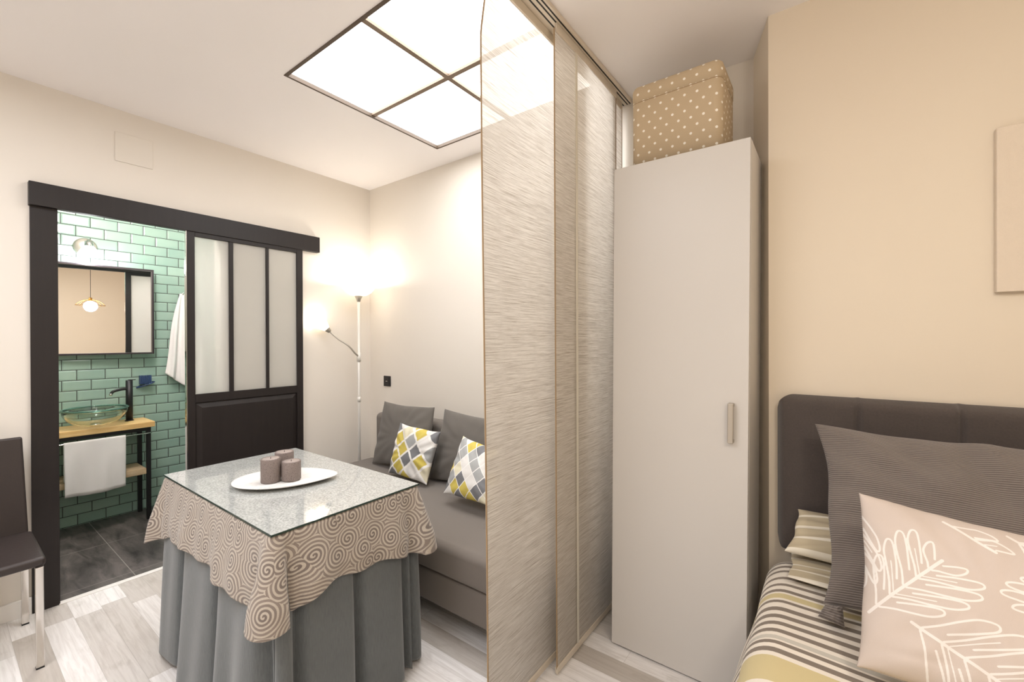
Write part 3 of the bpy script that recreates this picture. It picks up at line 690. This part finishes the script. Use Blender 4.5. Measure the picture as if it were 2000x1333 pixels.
# ------------------------------------------------------------------ wardrobe and box
wd = root('wardrobe', (-.5115, 2.0, 0), 'tall narrow white wardrobe with a single door beside the fabric panels', 'wardrobe')
wx0, wx1 = -.781, -.252
boxes('body', [(wx0, wx0+.018, 1.812, 2.095, .0, 2.09), (wx1-.018, wx1, 1.812, 2.095, .0, 2.09), (wx0+.018, wx1-.018, 1.812, 2.095, 2.072, 2.09), (wx0+.018, wx1-.018, 1.812, 2.095, .04, .058), (wx0+.018, wx1-.018, 2.089, 2.095, .058, 2.072), (wx0+.018, wx1-.018, 1.83, 1.845, 0, .04)], M['melamine'], wd)
dr = box('door', (wx0, wx1-.001, 1.790, 1.809, .008, 2.092), M['melamine'], wd, .0012)
bm = bmesh.new(); bx(bm, -.319, -.299, 1.764, 1.772, .963, 1.112); bx(bm, -.319, -.299, 1.772, 1.790, .963, .977); bx(bm, -.319, -.299, 1.772, 1.790, 1.098, 1.112)
finish('handle', bm, M['handle'], dr, bevel=.003)
wd.rotation_euler = (0, R(.5), 0)
# box: rounded-rectangle prism with lid
bxr = root('storage_box', (-.495, 2.0, 2.097), 'tan storage box with white polka dots standing on top of the wardrobe', 'box')
def rprism(name, x0, x1, y0, y1, z0, z1, r, mat, parent, top=0.012):
    Qp, Sp = perim(x0, x1, y0, y1, r, .03); bm = bmesh.new(); uvl = bm.loops.layers.uv.new('UVMap'); m_ = len(Qp)-1
    lv = [(0, z0, 0), (0, z1-top, 0)]+[(top*(1-math.cos(a)), z1-top+top*math.sin(a), 0) for a in (R(30), R(60), R(90))]
    rings = [[bm.verts.new((Qp[j, 0]-Qp[j, 2]*ins, Qp[j, 1]-Qp[j, 3]*ins, z)) for j in range(m_)] for ins, z, _ in lv]
    for i in range(len(lv)-1):
        for j in range(m_):
            j2 = (j+1) % m_; fc = bm.faces.new((rings[i][j], rings[i][j2], rings[i+1][j2], rings[i+1][j]))
            for l, (a, b) in zip(fc.loops, ((i, j), (i, j+1), (i+1, j+1), (i+1, j))): l[uvl].uv = (Qp[b, 4]-(Sp if j > m_*.62 else 0), lv[a][1])
    for rg in (rings[0][::-1], rings[-1]):
        fc = bm.faces.new(rg)
        for l in fc.loops: l[uvl].uv = l.vert.co.xy
    return finish(name, bm, mat, parent, True)
rprism('box_body', -.700, -.337, 1.825, 2.085, 2.099, 2.372, .032, M['polka'], bxr, .004)
rprism('lid', -.7015, -.3355, 1.8235, 2.0865, 2.374, 2.446, .033, M['polka'], bxr, .022)
rprism('lid_seam', -.6985, -.3385, 1.8265, 2.0835, 2.368, 2.378, .032, M['hem'], bxr, .001)

# ------------------------------------------------------------------ picture, headboard, bed
o = box('canvas_print', (.414, .95, 1.972, 2.0, 1.492, 2.003), M['canvas'], bevel=.003); tag(o, 'blank-looking beige canvas hanging on the wall above the headboard', 'picture')
hb = root('headboard', (.55, 1.96, .54), 'dark brown-grey padded headboard with vertical seams on the wall behind the bed', 'headboard')
hx0, hx1, hz0, hz1 = -.168, 1.28, .535, 1.137; seams = [.077, .333, .589, .845, 1.1]
nx, nz = 200, 46; X = np.linspace(0, 1, nx); Z = np.linspace(0, 1, nz); rr = .055
def hbp(front):
    P = np.zeros((nx, nz, 3)); UV = np.zeros((nx, nz, 2))
    for i, u in enumerate(X):
        x = hx0+(hx1-hx0)*u
        e = min(x-hx0, hx1-x); cut = 0 if e > rr else rr-math.sqrt(max(0, rr*rr-(rr-e)**2))
        for j, w in enumerate(Z):
            z = (hz0+cut)+(hz1-hz0-2*cut)*w
            ed = min(e, z-hz0, hz1-z); b = 1-(1-min(1, ed/.035))**2.5
            sd = min(abs(x-s_) for s_ in seams)
            P[i, j] = (x, 1.985-(.048*b+.008-.016*math.exp(-(sd/.007)**2))*front, z); UV[i, j] = (x, z)
    return P, UV
P, UV = hbp(1); grid_mesh('upholstery', P, UV, M['velvet'], hb)
P, UV = hbp(0); bm = bmesh.new()
box('backing_board', (hx0+.03, hx1-.03, 1.984, 1.999, hz0+.03, hz1-.03), M['black'], hb)
bd = root('bed', (.6, .95, 0), 'single bed with its head against the padded headboard, under the striped cover', 'bed')
box('base', (-.15, 1.28, .02, 1.88, .12, .30), M['underbed'], bd, .01); box('mattress', (-.15, 1.28, .02, 1.88, .302, .53), M['towel'], bd, .04, 4)
for x in (-.05, 1.18):
    for y in (.12, 1.78): box('leg', (x-.025, x+.025, y-.025, y+.025, 0, .12), M['black'], bd, .003)
# striped cover: top + left drape with a rounded shoulder
xs = [(-.196-.008, .16), (-.2, .25), (-.196, .35), (-.192, .42)]
prof = []
for a in np.linspace(0, 1, 14): prof.append((-.268+.076*a**1.6, .16+.30*a))
for a in np.linspace(0, PI/2, 12)[1:]: prof.append((-.192+.085*(1-math.cos(a)), .46+.09*math.sin(a)))
for a in np.linspace(0, 1, 60)[1:]: prof.append((-.107+1.40*a, .55))
ny = 170; yy = np.linspace(1.905, .0, ny); P = np.zeros((len(prof), ny, 3)); UV = np.zeros((len(prof), ny, 2)); 
for i, (x, z) in enumerate(prof):
    for j, y in enumerate(yy):
        side = max(0, min(1, (.55-z)/.3)); w_ = .006*math.sin(y*13+1.2*math.sin(y*5))*side*1.3; tp = (1-side)*(.0035*math.sin(y*7+x*6)+.002*math.sin(y*19-x*11))
        head = max(0, (y-1.80)/.1)**2*.03
        fl = max(0, -.192-x)*max(0, min(1, (y-1.55)/.2)); P[i, j] = (x+w_+fl, y, z+tp-head*(z > .4)); UV[i, j] = (x, y+.012*side*0)
o = grid_mesh('striped_bed_cover', P, UV, M['duvet'], None, .004, offset=-1)
o.data.flip_normals(); tag(o, 'bed cover striped in cream, taupe and olive spread over the bed', 'bed cover')
cu2 = lambda name, mat, pts, thick, label, **kw: tag(cushion(name, *pts, thick, mat, **kw), label, 'pillow')
cu2('bed_pillow', M['stripe_pillow'], [(-.130, 1.765, .612), (.62, 1.765, .612), (.62, 1.90, .72), (-.098, 1.90, .722)], .12, 'khaki and cream striped pillow lying lowest against the headboard', seed=4, wr=.006, pinch=.03)
cu2('bed_pillow', M['stripe_pillow'], [(-.115, 1.66, .574), (.62, 1.62, .574), (.62, 1.85, .574), (-.118, 1.86, .574)], .035, 'flat khaki pillow edge under the khaki striped pillow', seed=9, wr=.002, pinch=.02)
kn = lambda U, V: .009*np.sin(U*5+V*9)*np.sin(V*13-U*21)*np.exp(-((V-.8)/.25)**2)-.010*np.exp(-((V-.90+.25*U)/.035)**2)*np.clip(1-U*2,0,1)-.022*np.exp(-((U-.42-.25*(1-V))/.035)**2)*np.clip(V*1.6-.7, 0, 1)+.014*np.exp(-((U-.5-.25*(1-V))/.03)**2)*np.clip(V*1.6-.6, 0, 1)
taupe = cu2('bed_pillow', M['ribbed'], [(-.018, 1.53, .585), (.76, 1.53, .585), (.76, 1.83, 1.045), (-.045, 1.83, 1.054)], .18, 'large taupe ribbed pillow leaning against the headboard', seed=6, wr=.012, pinch=.07, crease=kn, n=90)

cushion('corner_knot', (-.030, 1.488, .566), (.030, 1.478, .562), (.026, 1.505, .606), (-.012, 1.505, .600), .05, M['ribbed'], taupe, n=30, seed=11, wr=.006, pinch=.02)
# leaf print: line drawing of broad split leaves, as distance to polylines
def leaf(B, T, wid, nl=6, side=(1, -1), st=.12, mid=True):
    B = np.array(B); T = np.array(T); L = np.linalg.norm(T-B); d = (T-B)/L; p = np.array([-d[1], d[0]]); out = [([B, T], .0032)] if mid else []
    for sd in side:
        for i in range(nl):
            t0 = st+(.96-st)*i/nl; t1 = st+(.96-st)*(i+1)/nl; tm = (t0+t1)/2
            w = wid*math.sin(PI*min(1, .16+.80*tm))**.7
            if tm > .8: w *= .8
            q = []
            def pt(tt, ww): return B+d*L*(tt+.42*ww/wid)+p*sd*ww
            for a, ww in ((t0+.02, .004), (t0+.025, w*.3), (t0+.01, w*.65), (t0+.015, w*.90), (tm-.01, w*1.02), (t1-.03, w*.90), (t1-.025, w*.6), (t1-.05, w*.22)): q.append(pt(a, ww))
            q = [Vector((*v_, 0)) for v_ in q]; q = [np.array(v_[:2]) for v_ in spline(q, 5)]
            out.append((q, .0021))
            if i % 2: out.append(([pt(tm-.02, .004), pt(tm-.01, w*.6)], .0012))
    return out
def uvm(u, v): return np.array([u*.445, v*.392])
LV = leaf(uvm(.03, .30), uvm(.33, .70), .088, 5, st=.08)+leaf(uvm(.20, .30), uvm(.62, .06), .120, 5, st=.05)+leaf(uvm(-.01, .98), uvm(-.04, .50), .048, 4, (1,), mid=False)
LV += leaf(uvm(1.0, .80), uvm(.64, .50), .075, 5)+leaf(uvm(.36, .97), uvm(.54, .84), .035, 2, (1,))+leaf(uvm(.60, .98), uvm(.84, .80), .05, 3)
def print_fn(UV):
    m_ = np.zeros(UV.shape[:2])
    for poly, wd_ in LV:
        for a, b in zip(poly, poly[1:]):
            a = np.array(a); b = np.array(b); ab = b-a; l2 = max(1e-9, ab@ab)
            t = np.clip(((UV-a)@ab)/l2, 0, 1); dd = np.linalg.norm(UV-(a+t[..., None]*ab), axis=-1)
            m_ = np.maximum(m_, np.clip(.5+(wd_-dd)/.0016, 0, 1))
    return m_
cr2 = lambda U, V: -.006*np.exp(-((V-.10-.10*U)/.03)**2)*np.exp(-((U-.2)/.15)**2)
cu2('bed_pillow', M['leafprint'], [(.047, 1.27, .592), (.50, 1.25, .592), (.505, 1.5, .885), (.061, 1.5, .930)], .17, 'pale beige pillow with white split-leaf outlines at the front of the bed', seed=8, wr=.005, pinch=.05, n=300, print_fn=print_fn, crease=cr2)

# pendant over the bed, seen in the bathroom mirror
pd = root('pendant_lamp', (.45, .64, ZC), 'small warm pendant lamp with a wire shade over the bed, seen in the bathroom mirror', 'pendant lamp')
lathe('ceiling_cup', [(0, 0), (.05, 0), (.045, -.03), (0, -.035)], (.45, .64, ZC-.001), M['brass'], pd, 24)
tube('cord', [(.45, .64, ZC-.03), (.45, .64, 2.02)], .003, M['black'], pd, 8); tube('holder', [(.45, .64, 2.02), (.45, .64, 1.965)], .02, M['brass'], pd, 16)
bm = bmesh.new()
for k in range(8):
    a = 2*PI*k/8; tube_bm(bm, spline([(.45+.02*math.cos(a), .64+.02*math.sin(a), 1.99), (.45+.10*math.cos(a), .64+.10*math.sin(a), 1.965), (.45+.17*math.cos(a), .64+.17*math.sin(a), 1.90)], 4), .003, 6)
tube_bm(bm, [(.45+.17*math.cos(2*PI*k/32), .64+.17*math.sin(2*PI*k/32), 1.90) for k in range(33)], .003, 6)
finish('wire_shade', bm, M['brass'], pd, True)
lathe('bulb', [(0, -.03), (.02, -.02), (.03, 0), (.02, .025), (0, .03)], (.45, .64, 1.93), M['bulb'], pd, 20)

# ------------------------------------------------------------------ bathroom
v = root('vanity_stand', (-4.28, .6, 0), 'washstand with pine top and slim black metal frame in the bathroom', 'washstand')
VX0, VX1, VY0, VY1 = BX+.004, -4.141, .10, 1.022; vz = .738
box('countertop', (VX0, VX1, VY0, VY1, vz-.04, vz), M['wood_top'], v, .003)
fx0, fx1, fy0, fy1 = VX0+.02, VX1-.012, VY0+.03, 1.000; T = .026
boxes('frame', [(fx0, fx1, fy0, fy0+T, vz-.066, vz-.04), (fx0, fx1, fy1-T, fy1, vz-.066, vz-.04), (fx1-T, fx1, fy0+T, fy1-T, vz-.066, vz-.04), (fx0, fx0+T, fy0+T, fy1-T, vz-.066, vz-.04)], M['black'], v)
for x in (fx0, fx1-T):
    for y in (fy0, fy1-T): box('leg', (x, x+T, y, y+T, 0, vz-.066), M['black'], v, .001)
box('lower_shelf', (fx0+.002, fx1-.004, fy0+T, fy1-T-.001, .345, .388), M['wood_shelf'], v, .003)
tube('towel_rail', [(fx1+.010, fy0, .655), (fx1+.022, fy0+.02, .655), (fx1+.022, fy1-.02, .655), (fx1+.010, fy1, .655)], .004, M['chrome'], v, 8)
# hand towel folded over the rail
n, k = 46, 40; P = np.zeros((n, k, 3)); UV = np.zeros((n, k, 2)); rx = fx1+.022
y0, y1 = .532, .848; path = [(rx-.010, .40), (rx-.009, .60), (rx-.007, .652)]+[(rx-.008*math.cos(a), .655+.008*math.sin(a)) for a in np.linspace(0, PI, 8)]+[(rx+.009, .62), (rx+.012, .50), (rx+.012, .40), (rx+.010, .30)]
pp = spline([Vector((a, b, 0)) for a, b in path], 3); n = len(pp); P = np.zeros((n, k, 3)); UV = np.zeros((n, k, 2)); acc = 0
for i, q_ in enumerate(pp):
    if i: acc += (pp[i]-pp[i-1]).length
    dz = (.655-q_.y)
    for j in range(k):
        u = j/(k-1); P[i, j] = (q_.x+(.006*math.sin(u*9+dz*7)+.004*math.sin(u*21+1))*min(1, max(0, dz)*5)*(1 if q_.x > rx else 0), y0+(y1-y0)*u-.012*dz*(u-.5), q_.y-(.012*math.sin(u*3)*(dz/.35) if i > n-8 else 0)); UV[i, j] = (u*.32, acc)
o = grid_mesh('hand_towel', P, UV, M['towel'], None, .005, offset=0); tag(o, 'white hand towel hanging from the rail under the pine washstand top', 'towel')
# glass basin
bo = root('glass_basin', (-4.262, .712, vz), 'round clear glass vessel basin on the pine washstand', 'basin')
br_ = .176; pr = []
for a in np.linspace(0, 1, 14): pr.append((br_*math.sin(a*PI/2)**.85 if a else 0, .003+.118*(1-math.cos(a*PI/2))**1.05))
inner = [(max(0, r_-.007), z_+.007) for r_, z_ in pr[::-1]]; inner[-1] = (0, inner[-1][1])
lathe('bowl', pr+[(br_-.003, .126)]+inner[1:], (-4.262, .712, vz), M['bowlglass'], bo, 64)
lathe('rim', [(br_-.001, .118), (br_+.006, .124), (br_+.004, .130), (br_-.008, .129), (br_-.006, .122), (br_-.001, .118)], (-4.262, .712, vz), M['greenglass'], bo, 64)
lathe('drain', [(0, .0), (.03, .0), (.03, .0115), (0, .0135)], (-4.262, .712, vz), M['chrome'], bo, 24)
fa = root('basin_tap', (-4.36, .935, vz), 'tall matt black column tap beside the glass basin', 'tap')
tube('column', [(-4.33, .912, vz), (-4.33, .912, 1.048)], .021, M['black'], fa, 24); lathe('foot_ring', [(0, 0), (.028, 0), (.026, .006), (0, .006)], (-4.33, .912, vz), M['black'], fa, 24)
tube('spout', spline([(-4.33, .905, .985), (-4.325, .86, .982), (-4.32, .82, .972), (-4.32, .806, .955)]), .010, M['black'], fa, 14); tube('aerator', [(-4.32, .806, .957), (-4.32, .804, .944)], .0105, M['chrome'], fa, 14)
box('lever', (-4.337, -4.323, .905, .95, 1.048, 1.054), M['black'], fa, .002)
# mirror, turned slightly to its left
mi = root('wall_mirror', (-4.385, .74, 1.58), 'rectangular mirror in a dark metal frame on the green tiles above the washstand', 'mirror')
hw, z0, z1 = .33, 1.248, 1.915; mc = Vector((-4.385, .74, 0))
def mbx(bs): return [(mc.x+a, mc.x+b, mc.y+c_, mc.y+d_, e, f_) for a, b, c_, d_, e, f_ in bs]
M['gun'] = plain('gunmetal_frame', rgb(58, 52, 56), .35, .5)
boxes('mirror_frame', mbx([(-.012, .024, -hw, -hw+.012, z0, z1), (-.012, .024, hw-.012, hw, z0, z1), (-.012, .024, -hw+.012, hw-.012, z0, z0+.012), (-.012, .024, -hw+.012, hw-.012, z1-.012, z1)]), M['gun'], mi, .001)
boxes('glass', mbx([(-.008, .0, -hw+.012, hw-.012, z0+.012, z1-.012)]), M['mirror'], mi)
mi.rotation_euler = (0, 0, R(-5.0))
# wall lamp above the mirror
wl = root('wall_lamp', (BX, .69, 2.05), 'chrome wall lamp with a bright downward glass shade above the bathroom mirror', 'wall lamp')
lathe('wall_plate', [(0, 0), (.062, 0), (.066, .008), (.055, .022), (0, .026)], (BX, .69, 2.045), M['handle'], wl, 40, axis=(1, 0, 0))
tube('arm', spline([(BX+.02, .69, 2.05), (BX+.06, .69, 2.075), (BX+.10, .69, 2.08), (BX+.125, .69, 2.06)]), .007, M['chrome'], wl, 12)
lathe('socket', [(0, 0), (.022, 0), (.026, -.03), (.02, -.045), (0, -.045)], (BX+.13, .69, 2.07), M['chrome'], wl, 24)
lathe('glass_shade', [(.022, -.03), (.045, -.06), (.062, -.095), (.060, -.095), (.043, -.06), (.02, -.032)], (BX+.13, .69, 2.07), M['coolshade'], wl, 32)
lathe('bulb', [(0, -.04), (.018, -.05), (.028, -.075), (.018, -.098), (0, -.104)], (BX+.13, .69, 2.07), M['bulb_cool'], wl, 20)
# soap holder
sp = root('soap_holder', (BX+.03, 1.03, 1.03), 'navy blue ribbed soap holder on the tiles beside the black tap', 'soap holder')
boxes('soap', [(BX+.012, BX+.052, .99+.0125*k_, .9995+.0125*k_, 1.005, 1.075) for k_ in range(6)]+[(BX+.014, BX+.048, .992, 1.06, 1.012, 1.068)], M['bluesponge'], sp, .003)
tube('holder_ring', [(BX+.03+.035*math.sin(2*PI*k_/24), 1.028+.055*math.cos(2*PI*k_/24), 1.0+.02*math.cos(2*PI*k_/24)) for k_ in range(25)], .005, M['bluesponge'], sp, 8)
lathe('suction_cup', [(0, 0), (.022, 0), (.012, .012), (0, .014)], (BX, 1.028, 1.04), M['bluesponge'], sp, 20, axis=(1, 0, 0))
# bath towel on a hook
hk = root('towel_hook', (BX, 1.275, 1.75), 'small chrome hook on the green tiles holding the white bath towel', 'hook')
tube('peg', [(BX, 1.275, 1.735), (BX+.045, 1.275, 1.735), (BX+.055, 1.275, 1.755)], .005, M['chrome'], hk, 10); lathe('rosette', [(0, 0), (.018, 0), (.018, .005), (0, .006)], (BX, 1.275, 1.735), M['chrome'], hk, 20, axis=(1, 0, 0))
n, k = 60, 60; P = np.zeros((n, k, 3)); UV = np.zeros((n, k, 2))
for i in range(n):
    t = i/(n-1)
    for j in range(k):
        u = j/(k-1)*2-1
        left = 1.275-.022-.115*t
        lw = 1.275-left; rw = .02+.13*min(1, t/.7)**.85
        y = 1.275+(u*lw if u < 0 else u*rw)
        bot = 1.745-(.66+.11*(u+1))*t
        fold = .018*math.sin(u*8+1)*min(1, t*2.5)+.010*math.sin(u*17)*t
        P[i, j] = (BX+.045+fold+.01*t, y+.01*math.sin(t*5)*u, bot+.008*math.exp(-(u/.3)**2)*(1-t)); UV[i, j] = (u*.3, t*.8)
o = grid_mesh('bath_towel', P, UV, M['towel'], None, .006, offset=0); tag(o, 'white bath towel hanging in a long point beside the sliding door edge', 'towel')
